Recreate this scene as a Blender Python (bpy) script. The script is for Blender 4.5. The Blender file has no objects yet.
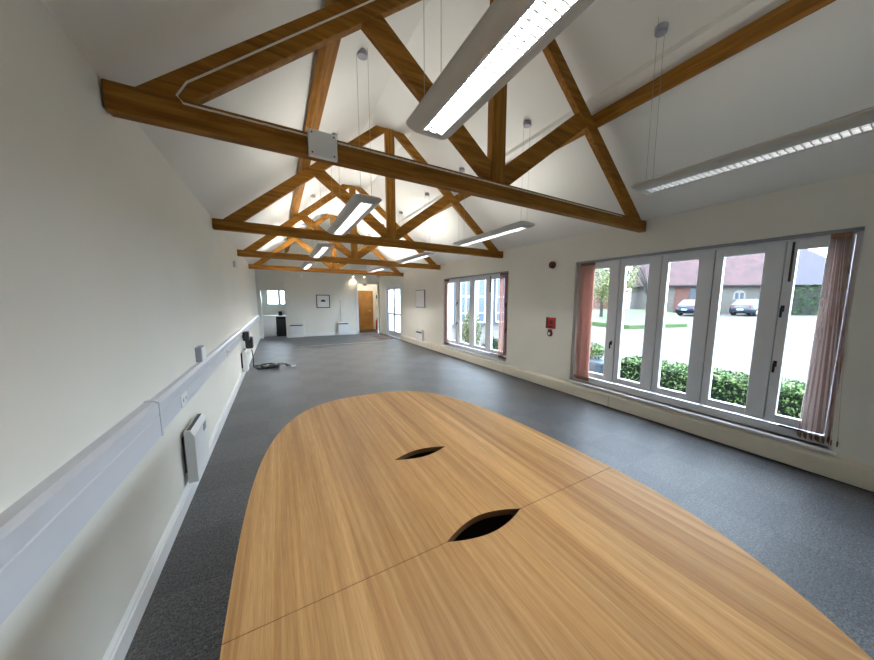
import bpy, bmesh, math, random
from mathutils import Vector, Matrix
random.seed(7)
C = bpy.context.scene.collection
S = bpy.context.scene

# ------------------------------------------------------------------ camera, sky, exposure
F_PX, YAW, PITCH, ROLL, CAMX, CAMZ = 302.28, 0.5410, 0.1229, 0.0074, 0.675, 1.55
f = Vector((math.sin(YAW)*math.cos(PITCH), math.cos(YAW)*math.cos(PITCH), -math.sin(PITCH)))
r = Vector((math.cos(YAW), -math.sin(YAW), 0)); u = r.cross(f)
r2 = math.cos(ROLL)*r + math.sin(ROLL)*u; u2 = -math.sin(ROLL)*r + math.cos(ROLL)*u
cam = bpy.data.cameras.new('camera'); camo = bpy.data.objects.new('camera', cam); C.objects.link(camo)
cam.sensor_fit = 'HORIZONTAL'; cam.sensor_width = 36; cam.lens = F_PX/874*36
cam.shift_x = -22.5/874; cam.shift_y = 8.5/874; cam.clip_start = 0.02; cam.clip_end = 400
camo.matrix_world = Matrix(((r2.x, u2.x, -f.x, CAMX), (r2.y, u2.y, -f.y, 0), (r2.z, u2.z, -f.z, CAMZ), (0, 0, 0, 1)))
S.camera = camo
w = bpy.data.worlds.new('sky'); S.world = w; w.use_nodes = True
bg = w.node_tree.nodes['Background']; bg.inputs[0].default_value = (0.76, 0.90, 1.10, 1); bg.inputs[1].default_value = 16.0
LAMP_DOWN, LAMP_UP = (110, 140, 330, 560), (7, 19, 38, 110)
S.view_settings.view_transform = 'Standard'; S.view_settings.look = 'None'
S.view_settings.gamma = 1; S.view_settings.use_curve_mapping = False
S.view_settings.exposure = 0.15
sun = bpy.data.lights.new('hazy_sun', 'SUN'); sun.energy = 1.0; sun.angle = 0.6; sun.color = (1, .96, .9)
suno = bpy.data.objects.new('hazy_sun', sun); C.objects.link(suno)
suno.rotation_euler = (math.radians(38), 0, math.radians(-160)); suno.location = (20, -10, 20)

W = 4.863; YF, YB = -3.4, 14.4; ZE = 2.62; SL = 0.84; ZR = 4.36
def portal(x, y, z, sx, sz, ax):
    l = bpy.data.lights.new('daylight_portal', 'AREA'); l.shape = 'RECTANGLE'; l.size = sx; l.size_y = sz
    l.cycles.is_portal = True
    o = bpy.data.objects.new('daylight_portal', l); C.objects.link(o); o.location = (x, y, z)
    o.rotation_euler = {'-x': (math.pi/2, 0, math.pi/2), '-y': (-math.pi/2, 0, 0)}[ax]
WIN1 = (0.50, 3.33); WIN2 = (5.0, 7.90); WIN3_ADDED = (-2.9, -0.4); ZW0, ZW1 = 0.25, 2.19
DOOR = (11.5, 13.35)
for a, b in (WIN1, WIN2, WIN3_ADDED): portal(W+.2, (a+b)/2, (ZW0+ZW1)/2, b-a, ZW1-ZW0, '-x')
portal(W+.2, sum(DOOR)/2, 1.1, DOOR[1]-DOOR[0], 2.1, '-x')

# ------------------------------------------------------------------ materials
def mat(name, col, rough=.6, metal=0, spec=.5, fn=None):
    m = bpy.data.materials.new(name); m.use_nodes = True; nt = m.node_tree
    b = nt.nodes['Principled BSDF']; b.inputs['Base Color'].default_value = (*col, 1)
    b.inputs['Roughness'].default_value = rough; b.inputs['Metallic'].default_value = metal
    b.inputs['Specular IOR Level'].default_value = spec
    if fn: fn(nt, b)
    return m
def srgb(*c): return tuple((v/255/12.92 if v/255 <= .04045 else ((v/255+.055)/1.055)**2.4) for v in c)
def N(nt, t, **k):
    n = nt.nodes.new(t)
    for a, b in k.items():
        if a in n.inputs: n.inputs[a].default_value = b
        else: setattr(n, a, b)
    return n
def coords(nt, scale, rot=(0, 0, 0), kind='Object'):
    t = N(nt, 'ShaderNodeTexCoord'); m = N(nt, 'ShaderNodeMapping'); m.inputs['Scale'].default_value = scale
    m.inputs['Rotation'].default_value = rot
    nt.links.new(t.outputs[kind], m.inputs[0]); return m.outputs[0]
def ramp(nt, src, stops):
    r = N(nt, 'ShaderNodeValToRGB'); e = r.color_ramp.elements
    e[0].position, e[0].color = stops[0][0], (*stops[0][1], 1); e[1].position, e[1].color = stops[-1][0], (*stops[-1][1], 1)
    for p_, c_ in stops[1:-1]:
        n = e.new(p_); n.color = (*c_, 1)
    nt.links.new(src, r.inputs[0]); return r.outputs[0]
def noise(nt, vec, sc, det=4, rough=.5, dist=0):
    n = N(nt, 'ShaderNodeTexNoise'); n.inputs['Scale'].default_value = sc; n.inputs['Detail'].default_value = det
    n.inputs['Roughness'].default_value = rough; n.inputs['Distortion'].default_value = dist
    nt.links.new(vec, n.inputs['Vector']); return n.outputs[0]
def mix(nt, a, b, fac, mode='MIX'):
    m = N(nt, 'ShaderNodeMix', data_type='RGBA', blend_type=mode)
    for s_, v in ((0, fac), (6, a), (7, b)):
        if hasattr(v, 'links'): nt.links.new(v, m.inputs[s_])
        elif isinstance(v, tuple): m.inputs[s_].default_value = (*v, 1)
        else: m.inputs[s_].default_value = v
    return m.outputs[2]
def bump(nt, b, h, st=.2, d=.01):
    n = N(nt, 'ShaderNodeBump'); n.inputs['Strength'].default_value = st; n.inputs['Distance'].default_value = d
    nt.links.new(h, n.inputs['Height']); nt.links.new(n.outputs[0], b.inputs['Normal'])

def oak(scale, dark, mid, light):
    def fn(nt, b):
        v = coords(nt, scale)
        g = noise(nt, v, 6, 6, .65, .6); g2 = noise(nt, coords(nt, tuple(s*.25 for s in scale)), 3, 3)
        c = ramp(nt, g, [(.3, dark), (.5, mid), (.72, light)])
        c2 = ramp(nt, g2, [(.3, (.72, .70, .66)), (.7, (1.1, 1.08, 1.05))])
        nt.links.new(mix(nt, c, c2, 1.0, 'MULTIPLY'), b.inputs['Base Color']); bump(nt, b, g, .25, .004)
    return fn
BD, BM, BL = srgb(112, 72, 20), srgb(146, 98, 32), srgb(170, 122, 52)
M = {}
M['beam_x'] = mat('oak_along_x', BM, .6, spec=.18, fn=oak((.35, 5, 5), BD, BM, BL))
M['beam_y'] = mat('oak_along_y', BM, .6, spec=.18, fn=oak((5, .35, 5), BD, BM, BL))
M['beam_z'] = mat('oak_along_z', BM, .6, spec=.18, fn=oak((5, 5, .35), BD, BM, BL))
def table_fn(nt, b):
    # veneer leaves ~0.13 m wide running along the table, each with its own tone, fine straight grain inside
    tc = N(nt, 'ShaderNodeTexCoord'); sx = N(nt, 'ShaderNodeSeparateXYZ'); nt.links.new(tc.outputs['Object'], sx.inputs[0])
    wob = noise(nt, coords(nt, (1.0, .5, 1)), 1.5, 2)
    a = N(nt, 'ShaderNodeMath', operation='MULTIPLY_ADD'); nt.links.new(wob, a.inputs[0]); a.inputs[1].default_value = .05; nt.links.new(sx.outputs[0], a.inputs[2])
    q = N(nt, 'ShaderNodeMath', operation='MULTIPLY'); nt.links.new(a.outputs[0], q.inputs[0]); q.inputs[1].default_value = 9.5
    fl = N(nt, 'ShaderNodeMath', operation='FLOOR'); nt.links.new(q.outputs[0], fl.inputs[0])
    wn = N(nt, 'ShaderNodeTexWhiteNoise', noise_dimensions='1D'); nt.links.new(fl.outputs[0], wn.inputs['W'])
    tone = ramp(nt, wn.outputs['Value'], [(0, (.84, .82, .79)), (1, (1.06, 1.07, 1.08))])
    g = noise(nt, coords(nt, (9, .16, 1)), 5, 8, .66, .12)
    g2 = noise(nt, coords(nt, (60, 1.6, 1)), 7, 4, .6)
    g3 = noise(nt, coords(nt, (5.5, .22, 1)), 2.2, 3, .5, .35)
    c = ramp(nt, g, [(.28, srgb(180, 134, 82)), (.5, srgb(212, 168, 112)), (.72, srgb(230, 192, 138))])
    c = mix(nt, c, ramp(nt, g2, [(.35, (.86, .84, .81)), (.62, (1.04, 1.03, 1.02))]), 1.0, 'MULTIPLY')
    c = mix(nt, c, ramp(nt, g3, [(.3, (.87, .84, .8)), (.65, (1.05, 1.05, 1.05))]), 1.0, 'MULTIPLY')
    c = mix(nt, c, tone, 1.0, 'MULTIPLY')
    nt.links.new(c, b.inputs['Base Color'])
M['table'] = mat('oak_veneer', srgb(200, 160, 112), .42, spec=.4, fn=table_fn)
M['table_edge'] = mat('oak_edge_band', srgb(112, 76, 42), .5)
def carpet_fn(nt, b):
    v = coords(nt, (1, 1, 1))
    ch = N(nt, 'ShaderNodeTexChecker'); ch.inputs['Scale'].default_value = 2.0; nt.links.new(v, ch.inputs[0])
    ch.inputs['Color1'].default_value = (1, 1, 1, 1); ch.inputs['Color2'].default_value = (.80, .81, .82, 1)
    n1 = noise(nt, v, 95, 3, .85); n2 = noise(nt, coords(nt, (1, 6, 1)), 7, 4, .7); n3 = noise(nt, coords(nt, (1, 1, 1)), 38, 4, .8)
    c = ramp(nt, n1, [(.36, srgb(30, 30, 32)), (.64, srgb(112, 112, 114))])
    c = mix(nt, c, ramp(nt, n3, [(.3, (.55, .55, .55)), (.7, (1.35, 1.35, 1.35))]), 1.0, 'MULTIPLY')
    c = mix(nt, c, ramp(nt, n2, [(.3, (.85, .85, .85)), (.7, (1.1, 1.1, 1.1))]), 1.0, 'MULTIPLY')
    c = mix(nt, c, ch.outputs[0], 1.0, 'MULTIPLY'); nt.links.new(c, b.inputs['Base Color']); bump(nt, b, n1, .5, .005)
    b.inputs['Sheen Weight'].default_value = .03; b.inputs['Sheen Tint'].default_value = (.7, .82, 1, 1)
M['carpet'] = mat('carpet_tiles', (.1, .1, .11), .42, spec=.34, fn=carpet_fn)
def plaster(col):
    def fn(nt, b):
        n = noise(nt, coords(nt, (1, 1, 1)), 1.2, 3)
        nt.links.new(mix(nt, ramp(nt, n, [(.3, (.965, .965, .96)), (.7, (1.0, 1.0, 1.0))]), col, 1.0, 'MULTIPLY'), b.inputs['Base Color'])
        bump(nt, b, noise(nt, coords(nt, (1, 1, 1)), 60, 3), .06, .003)
    return fn
M['wall'] = mat('cream_emulsion', srgb(228, 222, 206), .85, spec=.2, fn=plaster(srgb(231, 228, 218)))
M['ceil'] = mat('white_emulsion', srgb(228, 225, 216), .9, spec=.2, fn=plaster(srgb(229, 227, 221)))
M['gloss'] = mat('white_gloss_paint', srgb(232, 232, 230), .3, spec=.5)
M['cream_gloss'] = mat('cream_gloss_paint', srgb(214, 207, 190), .4, spec=.5)
M['upvc'] = mat('white_window_paint', srgb(226, 228, 232), .35, spec=.5)
M['pvc'] = mat('white_pvc', srgb(208, 209, 214), .35, spec=.5)
M['grey_pvc'] = mat('grey_pvc', srgb(150, 150, 158), .4)
M['enamel'] = mat('white_enamel', srgb(226, 227, 226), .35, spec=.5)
M['grille'] = mat('dark_grille', srgb(70, 74, 78), .6)
M['black'] = mat('black_plastic', srgb(18, 18, 20), .45)
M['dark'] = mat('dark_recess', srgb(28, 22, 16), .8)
M['iron'] = mat('black_iron', srgb(24, 24, 26), .4, .6)
M['lamp_body'] = mat('lamp_enamel', srgb(196, 192, 184), .35, .1)
M['louvre'] = mat('satin_aluminium', (.62, .63, .65), .3, 1)
M['wire'] = mat('steel_wire', srgb(150, 150, 146), .4, .7)
M['cable'] = mat('white_cable', srgb(222, 214, 200), .5)
M['red'] = mat('red_plastic', srgb(170, 30, 22), .4)
M['dred'] = mat('dark_red_plastic', srgb(84, 12, 10), .4)
M['whitep'] = mat('white_plastic', srgb(238, 238, 236), .4)
def blind_fn(nt, b, tl=.35):
    n = noise(nt, coords(nt, (1, 1, 1)), 3, 2)
    nt.links.new(ramp(nt, n, [(.3, srgb(216, 184, 174)), (.7, srgb(230, 202, 193))]), b.inputs['Base Color'])
    out = nt.nodes['Material Output']; tr = N(nt, 'ShaderNodeBsdfTranslucent'); tr.inputs[0].default_value = (*srgb(250, 226, 218), 1)
    ms = N(nt, 'ShaderNodeMixShader'); ms.inputs[0].default_value = tl
    nt.links.new(b.outputs[0], ms.inputs[1]); nt.links.new(tr.outputs[0], ms.inputs[2]); nt.links.new(ms.outputs[0], out.inputs[0])
def sheer_fn(nt, b):
    blind_fn(nt, b, .85); out = nt.nodes['Material Output']; src = out.inputs[0].links[0].from_socket
    t = N(nt, 'ShaderNodeBsdfTransparent'); m = N(nt, 'ShaderNodeMixShader'); m.inputs[0].default_value = .7
    nt.links.new(src, m.inputs[1]); nt.links.new(t.outputs[0], m.inputs[2]); nt.links.new(m.outputs[0], out.inputs[0])
M['sheer'] = mat('sheer_salmon_fabric', srgb(200, 140, 125), .8, fn=sheer_fn)
M['blind'] = mat('salmon_blind_fabric', srgb(200, 140, 125), .8, fn=blind_fn)
M['chain'] = mat('brown_weight', srgb(128, 92, 66), .6)
def glass_m(name, tint=(.97, .99, .98)):
    m = bpy.data.materials.new(name); m.use_nodes = True; nt = m.node_tree; nt.nodes.clear()
    o = N(nt, 'ShaderNodeOutputMaterial'); t = N(nt, 'ShaderNodeBsdfTransparent'); t.inputs[0].default_value = (*tint, 1)
    g = N(nt, 'ShaderNodeBsdfGlossy'); g.inputs['Roughness'].default_value = .02
    lw = N(nt, 'ShaderNodeLayerWeight'); lw.inputs['Blend'].default_value = .5
    pw = N(nt, 'ShaderNodeMath', operation='POWER'); nt.links.new(lw.outputs['Facing'], pw.inputs[0]); pw.inputs[1].default_value = 5
    fr = N(nt, 'ShaderNodeMath', operation='MULTIPLY_ADD'); nt.links.new(pw.outputs[0], fr.inputs[0]); fr.inputs[1].default_value = .6; fr.inputs[2].default_value = .03
    ms = N(nt, 'ShaderNodeMixShader')
    nt.links.new(fr.outputs[0], ms.inputs[0]); nt.links.new(t.outputs[0], ms.inputs[1]); nt.links.new(g.outputs[0], ms.inputs[2]); nt.links.new(ms.outputs[0], o.inputs[0])
    return m
M['glass'] = glass_m('window_glass')
M['dglass'] = mat('dark_window_glass', srgb(70, 82, 98), .15, spec=.25)
def emit(name, col, st):
    m = bpy.data.materials.new(name); m.use_nodes = True; b = m.node_tree.nodes['Principled BSDF']
    b.inputs['Base Color'].default_value = (.9, .9, .9, 1); b.inputs['Emission Color'].default_value = (*col, 1); b.inputs['Emission Strength'].default_value = st
    return m
for i in range(4):
    M['tube%d' % i] = emit('lit_fluorescent_tube', (1, .99, .95), LAMP_DOWN[i]); M['up%d' % i] = emit('lit_uplight_lens', (1, .975, .91), LAMP_UP[i])
M['tube_weak'] = emit('dim_fluorescent_tube', (1, .96, .90), 2.5)
M['spot'] = emit('lit_spot_lamp', (1, .85, .6), 25)
# outdoors (base colours darkened evenly to offset the overbright sky)
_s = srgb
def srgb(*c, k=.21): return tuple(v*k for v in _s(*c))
def gravel_fn(nt, b):
    n = noise(nt, coords(nt, (1, 1, 1)), 30, 5, .8); n2 = noise(nt, coords(nt, (1, 1, 1)), 1.2, 3)
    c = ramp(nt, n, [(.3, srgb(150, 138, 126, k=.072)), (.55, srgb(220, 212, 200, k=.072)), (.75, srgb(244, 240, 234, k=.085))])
    nt.links.new(mix(nt, c, ramp(nt, n2, [(.35, (.9, .88, .86)), (.6, (1, 1, 1))]), 1.0, 'MULTIPLY'), b.inputs['Base Color']); bump(nt, b, n, .5, .02)
M['gravel'] = mat('pale_gravel', srgb(220, 212, 200), .9, fn=gravel_fn)
def rnd_fn(a, b_, c_, sc=3):
    def fn(nt, b):
        n = noise(nt, coords(nt, (1, 1, 1)), sc, 5, .75)
        nt.links.new(ramp(nt, n, [(.38, a), (.5, b_), (.6, c_)]), b.inputs['Base Color'])
    return fn
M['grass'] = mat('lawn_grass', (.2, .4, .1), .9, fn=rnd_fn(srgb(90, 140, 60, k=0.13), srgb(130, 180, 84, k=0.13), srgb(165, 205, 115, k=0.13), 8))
M['leaf'] = mat('hedge_leaf', (.1, .25, .05), .8, spec=.15, fn=rnd_fn(srgb(24, 52, 22, k=0.42), srgb(62, 108, 40, k=0.42), srgb(196, 220, 150, k=.5), 16))
M['leaf_dark'] = mat('dark_green_leaf', (.1, .2, .05), .8, spec=.15, fn=rnd_fn(srgb(30, 52, 34, k=0.3), srgb(56, 88, 50, k=0.3), srgb(90, 122, 70, k=0.3), 5))  # darker green foliage of the shrubs and the far hedge
M['leaf_yellow'] = mat('yellow_green_leaf', (.3, .4, .1), .6, fn=rnd_fn(srgb(126, 140, 60, k=0.18), srgb(170, 184, 84, k=0.18), srgb(208, 212, 116, k=0.18), 2))
M['bark'] = mat('bark', srgb(96, 88, 82), .9)
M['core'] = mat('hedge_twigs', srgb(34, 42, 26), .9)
def tile_fn(nt, b):
    br = N(nt, 'ShaderNodeTexBrick'); nt.links.new(coords(nt, (1, 1, 1)), br.inputs['Vector'])
    br.inputs['Color1'].default_value = (*srgb(150, 96, 92, k=0.125), 1); br.inputs['Color2'].default_value = (*srgb(112, 76, 84, k=0.125), 1); br.inputs['Mortar'].default_value = (*srgb(80, 54, 58, k=0.125), 1)
    br.inputs['Scale'].default_value = 2.2; br.inputs['Mortar Size'].default_value = .03; br.inputs['Brick Width'].default_value = .5; br.inputs['Row Height'].default_value = .3
    n = noise(nt, coords(nt, (1, 1, 1)), 1.6, 6, .8)
    nt.links.new(mix(nt, br.outputs[0], ramp(nt, n, [(.3, (.25, .2, .35)), (.6, (2.1, 1.9, 1.9))]), 1.0, 'MULTIPLY'), b.inputs['Base Color'])
M['tiles'] = mat('clay_roof_tiles', srgb(130, 90, 90), .8, fn=tile_fn)
M['slate'] = mat('blue_grey_slates', srgb(108, 100, 128, k=0.11), .7, fn=rnd_fn(srgb(96, 88, 116, k=0.11), srgb(116, 104, 134, k=0.11), srgb(132, 120, 146, k=0.11), 2))
M['flint'] = mat('flint_wall', srgb(170, 165, 155, k=0.15), .9, fn=rnd_fn(srgb(110, 108, 106, k=0.15), srgb(176, 168, 156, k=0.15), srgb(214, 206, 192, k=0.15), 7))
def brick_fn(nt, b):
    br = N(nt, 'ShaderNodeTexBrick'); nt.links.new(coords(nt, (1, 1, 1), (math.pi/2, 0, 0)), br.inputs['Vector'])
    br.inputs['Color1'].default_value = (*srgb(190, 104, 84, k=0.15), 1); br.inputs['Color2'].default_value = (*srgb(162, 84, 70, k=0.15), 1); br.inputs['Mortar'].default_value = (*srgb(200, 176, 160, k=0.15), 1)
    br.inputs['Scale'].default_value = 3; br.inputs['Mortar Size'].default_value = .02
    nt.links.new(br.outputs[0], b.inputs['Base Color'])
M['brick'] = mat('red_brick', srgb(180, 95, 78), .9, fn=brick_fn)
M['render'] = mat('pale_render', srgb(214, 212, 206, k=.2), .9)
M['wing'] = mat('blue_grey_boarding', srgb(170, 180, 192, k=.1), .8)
M['paintblue'] = mat('dark_blue_paint', srgb(60, 74, 96), .5)
M['carblue'] = mat('blue_car_paint', srgb(52, 68, 96), .25, .3)
M['cargrey'] = mat('grey_car_paint', srgb(92, 104, 122), .25, .3)
M['rubber'] = mat('tyre_rubber', srgb(24, 24, 24), .8)
M['taillight'] = mat('red_lens', srgb(190, 40, 40), .3)
M['planter'] = mat('blue_grey_planter', srgb(120, 140, 162), .6)
srgb = _s
M['doorwood'] = mat('varnished_door', srgb(190, 128, 56), .4, fn=rnd_fn(srgb(140, 98, 44), srgb(156, 110, 52), srgb(168, 122, 62), 2))
M['mat'] = mat('brown_coir', srgb(78, 58, 48), .95)
M['worktop'] = mat('pale_worktop', srgb(206, 200, 192), .4)
M['ink'] = mat('pencil_ink', srgb(60, 62, 66), .8)
M['notice'] = mat('notice_paper', srgb(226, 214, 196), .8)
M['alu'] = mat('aluminium_strip', (.75, .75, .75), .3, 1)

# ------------------------------------------------------------------ mesh helpers
class MB:
    def __init__(s): s.bm = bmesh.new()
    def box(s, x0, y0, z0, x1, y1, z1, bev=0, rot=None, ctr=None):
        res = bmesh.ops.create_cube(s.bm, size=1); vs = res['verts']
        for v in vs: v.co = Vector(((x0+x1)/2+v.co.x*(x1-x0), (y0+y1)/2+v.co.y*(y1-y0), (z0+z1)/2+v.co.z*(z1-z0)))
        if bev:
            es = list({e for v in vs for e in v.link_edges})
            rb = bmesh.ops.bevel(s.bm, geom=es, offset=bev, segments=2, affect='EDGES', profile=.5)
            vs = list({v for v in rb['verts']} | {v for v in vs if v.is_valid})
        if rot is not None: bmesh.ops.rotate(s.bm, verts=vs, cent=ctr or Vector(((x0+x1)/2, (y0+y1)/2, (z0+z1)/2)), matrix=rot)
        return s
    def cyl(s, a, b, r0, r1=None, n=12):
        a, b = Vector(a), Vector(b); d = b-a; L = d.length
        res = bmesh.ops.create_cone(s.bm, cap_ends=True, segments=n, radius1=r0, radius2=r0 if r1 is None else r1, depth=L)
        q = d.to_track_quat('Z', 'Y').to_matrix().to_4x4(); m = Matrix.Translation((a+b)/2) @ q
        for v in res['verts']: v.co = m @ v.co
        return s
    def sph(s, c, rx, ry, rz, n=12):
        res = bmesh.ops.create_uvsphere(s.bm, u_segments=n, v_segments=n//2+2, radius=1)
        for v in res['verts']: v.co = Vector((c[0]+v.co.x*rx, c[1]+v.co.y*ry, c[2]+v.co.z*rz))
        return s
    def prism(s, pts, axis, a, b):       # pts in the plane across axis; order x: (y,z)  y: (x,z)  z: (x,y)
        mk = {'x': lambda p, t: (t, p[0], p[1]), 'y': lambda p, t: (p[0], t, p[1]), 'z': lambda p, t: (p[0], p[1], t)}[axis]
        A = [s.bm.verts.new(mk(p, a)) for p in pts]; B = [s.bm.verts.new(mk(p, b)) for p in pts]; n = len(pts)
        s.bm.faces.new(A); s.bm.faces.new(B[::-1])
        for i in range(n): s.bm.faces.new((A[i], B[i], B[(i+1) % n], A[(i+1) % n]))
        return s
    def loft(s, rings, cap0=True, cap1=True):
        R_ = [[s.bm.verts.new(p) for p in ring] for ring in rings]; n = len(R_[0])
        for a, b in zip(R_, R_[1:]):
            for i in range(n): s.bm.faces.new((a[i], a[(i+1) % n], b[(i+1) % n], b[i]))
        if cap0: s.bm.faces.new(R_[0][::-1])
        if cap1: s.bm.faces.new(R_[-1])
        return s
    def tube(s, pts, rad, n=6):
        pts = [Vector(p) for p in pts]; rings = []
        for i, p in enumerate(pts):
            d = (pts[min(i+1, len(pts)-1)]-pts[max(i-1, 0)]).normalized()
            q = d.to_track_quat('Z', 'Y').to_matrix()
            rings.append([p+q @ Vector((math.cos(t*math.tau/n)*rad, math.sin(t*math.tau/n)*rad, 0)) for t in range(n)])
        return s.loft(rings)
    def obj(s, name, m, parent=None, smooth=False, loc=None):
        bmesh.ops.recalc_face_normals(s.bm, faces=s.bm.faces)
        me = bpy.data.meshes.new(name)
        if loc is not None:
            for v in s.bm.verts: v.co -= Vector(loc)
        s.bm.to_mesh(me); s.bm.free(); me.materials.append(m if not isinstance(m, str) else M[m])
        if smooth:
            for p in me.polygons: p.use_smooth = True
        o = bpy.data.objects.new(name, me); C.objects.link(o)
        if loc is not None: o.location = loc
        if parent: o.parent = parent
        return o
def tag(o, label, cat, group=None, kind=None):
    o['label'] = label; o['category'] = cat
    if group: o['group'] = group
    if kind: o['kind'] = kind
    return o
def thing(name, label, cat, loc=(0, 0, 0), group=None, rz=0):
    o = bpy.data.objects.new(name, None); C.objects.link(o); o.location = loc; o.rotation_euler = (0, 0, rz); o.empty_display_size = .1
    return tag(o, label, cat, group)
def st(o, label=None):
    o['kind'] = 'structure'
    if label: o['label'] = label
    return o
def copy_tree(o, parent=None):
    c = o.copy(); C.objects.link(c)
    if parent: c.parent = parent
    for ch in list(o.children): copy_tree(ch, c)
    return c

# ------------------------------------------------------------------ room shell
b = MB(); b.box(-.0, YF, -.12, W, YB, 0); st(b.obj('floor', 'carpet'), 'dark blue-grey carpet tile floor')
b = MB(); b.box(-.25, YF-.2, -.15, 0, YB+.2, ZE+.05); st(b.obj('wall_left', 'wall'))
def wall_x(name, x0, x1, y0, y1, z0, z1, holes, m):
    b = MB(); y = y0
    for (a, c, zz0, zz1) in sorted(holes):
        b.box(x0, y, z0, x1, a, z1)
        if zz0 > z0+.01: b.box(x0, a, z0, x1, c, zz0)
        b.box(x0, a, zz1, x1, c, z1); y = c
    b.box(x0, y, z0, x1, y1, z1); return st(b.obj(name, m))
wall_x('wall_right', W, W+.28, YF-.2, YB+.2, -.15, ZE+.05, [(*WIN3_ADDED, ZW0, ZW1), (*WIN1, ZW0, ZW1), (*WIN2, ZW0, ZW1), (*DOOR, -.15, 2.2)], 'wall')
# back wall with two openings and the gable above
KD = (0.10, 0.98, 1.95); LD = (3.86, 4.80, 2.33)
b = MB()
b.box(0, YB, -.15, KD[0], YB+.15, ZE); b.box(KD[0], YB, KD[2], KD[1], YB+.15, ZE)
b.box(KD[1], YB, -.15, LD[0], YB+.15, ZE); b.box(LD[0], YB, LD[2], LD[1], YB+.15, ZE); b.box(LD[1], YB, -.15, W, YB+.15, ZE)
b.box(KD[1], YB-.14, 0, 1.56, YB, ZE)
GX = (ZR-ZE)/SL
b.prism([(0, ZE), (W, ZE), (W-GX, ZR+.01), (GX, ZR+.01)], 'y', YB, YB+.15); st(b.obj('wall_back', 'wall'))
b = MB(); b.box(0, YF-.2, -.15, W, YF, ZE); b.prism([(0, ZE), (W, ZE), (W-GX, ZR+.01), (GX, ZR+.01)], 'y', YF-.2, YF); st(b.obj('wall_front', 'wall'))
b = MB(); T = .2
b.prism([(-.25, ZE-SL*.25+.01), (0, ZE), (GX, ZR), (W-GX, ZR), (W, ZE), (W+.28, ZE-SL*.28+.01), (W+.28, ZE+.2), (W-GX+.05, ZR+T), (GX-.05, ZR+T), (-.25, ZE+.2)], 'y', YF-.2, YB+.25)
st(b.obj('ceiling', 'ceil'), 'white sloping ceiling with a narrow flat strip at the ridge')
# skirtings
def skirt_prof(s): return [(0, 0), (s*.02, 0), (s*.02, .095), (s*.014, .103), (s*.014, .112), (s*.008, .122), (0, .13)]
b = MB(); b.prism(skirt_prof(1), 'y', YF, YB); st(b.obj('baseboard_left', 'gloss'), 'white moulded skirting board')
b = MB(); b.box(KD[1], YB-.16, 0, 1.575, YB-.14, .12); b.box(1.56, YB-.14, 0, 1.575, YB-.02, .12); b.box(1.56, YB-.02, 0, LD[0], YB, .12); st(b.obj('baseboard_back', 'gloss'))
# low pipe boxing along the window wall
def boxing(y0, y1):
    b = MB(); x = W
    b.prism([(x, .012), (x-.055, .012), (x-.055, .155), (x-.05, .175), (x-.036, .19), (x-.016, .20), (x, .205)], 'y', y0, y1); return b
o = boxing(YF, DOOR[0]-.06).obj('baseboard_right', 'cream_gloss'); st(o, 'cream pipe boxing along the bottom of the window wall')
b = MB(); b.box(W-.04, YF, 0, W, DOOR[0]-.06, .0115); b.obj('shadow_gap', 'dark', o)  # solid dark strip painting the shade in the gap under the boxing
b = MB(); [b.box(W-.0565, y-.002, .015, W-.05, y+.002, .16) for y in (2.58, 5.0, 8.6)]; b.obj('joint', 'grille', o)
b = MB(); b.box(W-.075, 3.20, .05, W-.05, 3.26, .10, .004); b.obj('cap', 'cream_gloss', o)

# ------------------------------------------------------------------ windows
def casement(root, y0, y1, x, handed, opening, top=2.145, bot=.35):
    fr = MB(); sw = .115 if opening else .10
    g = .005; a, c = y0+g, y1-g; wl, wr = .146, .074
    fr.box(x, a, bot, x+.055, a+wl, top, .004); fr.box(x, c-wr, bot, x+.055, c, top, .004)
    fr.box(x, a+wl, top-.088, x+.055, c-wr, top, .004); fr.box(x, a+wl, bot, x+.055, c-wr, bot+.085, .004)
    o = fr.obj('casement', 'upvc', root)
    gl = MB(); gl.box(x+.024, a+wl-.002, bot+.083, x+.03, c-wr+.002, top-.086); gl.obj('pane', 'glass', o)
    if opening:
        yh = (y1-.03) if handed == 1 else (y0+.05)
        for z, k in (((1.50, 0), (.95, 1)) if handed < 2 else ((.95, 1),)):
            h = MB(); h.box(x-.010, yh-.013, z-.03, x, yh+.013, z+.03, .003); h.cyl((x-.01, yh, z), (x-.035, yh, z), .008)
            h.box(x-.045, yh-.009, z-.085, x-.033, yh+.009, z+.01, .003); h.obj('handle', 'iron', o)
    return o
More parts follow.
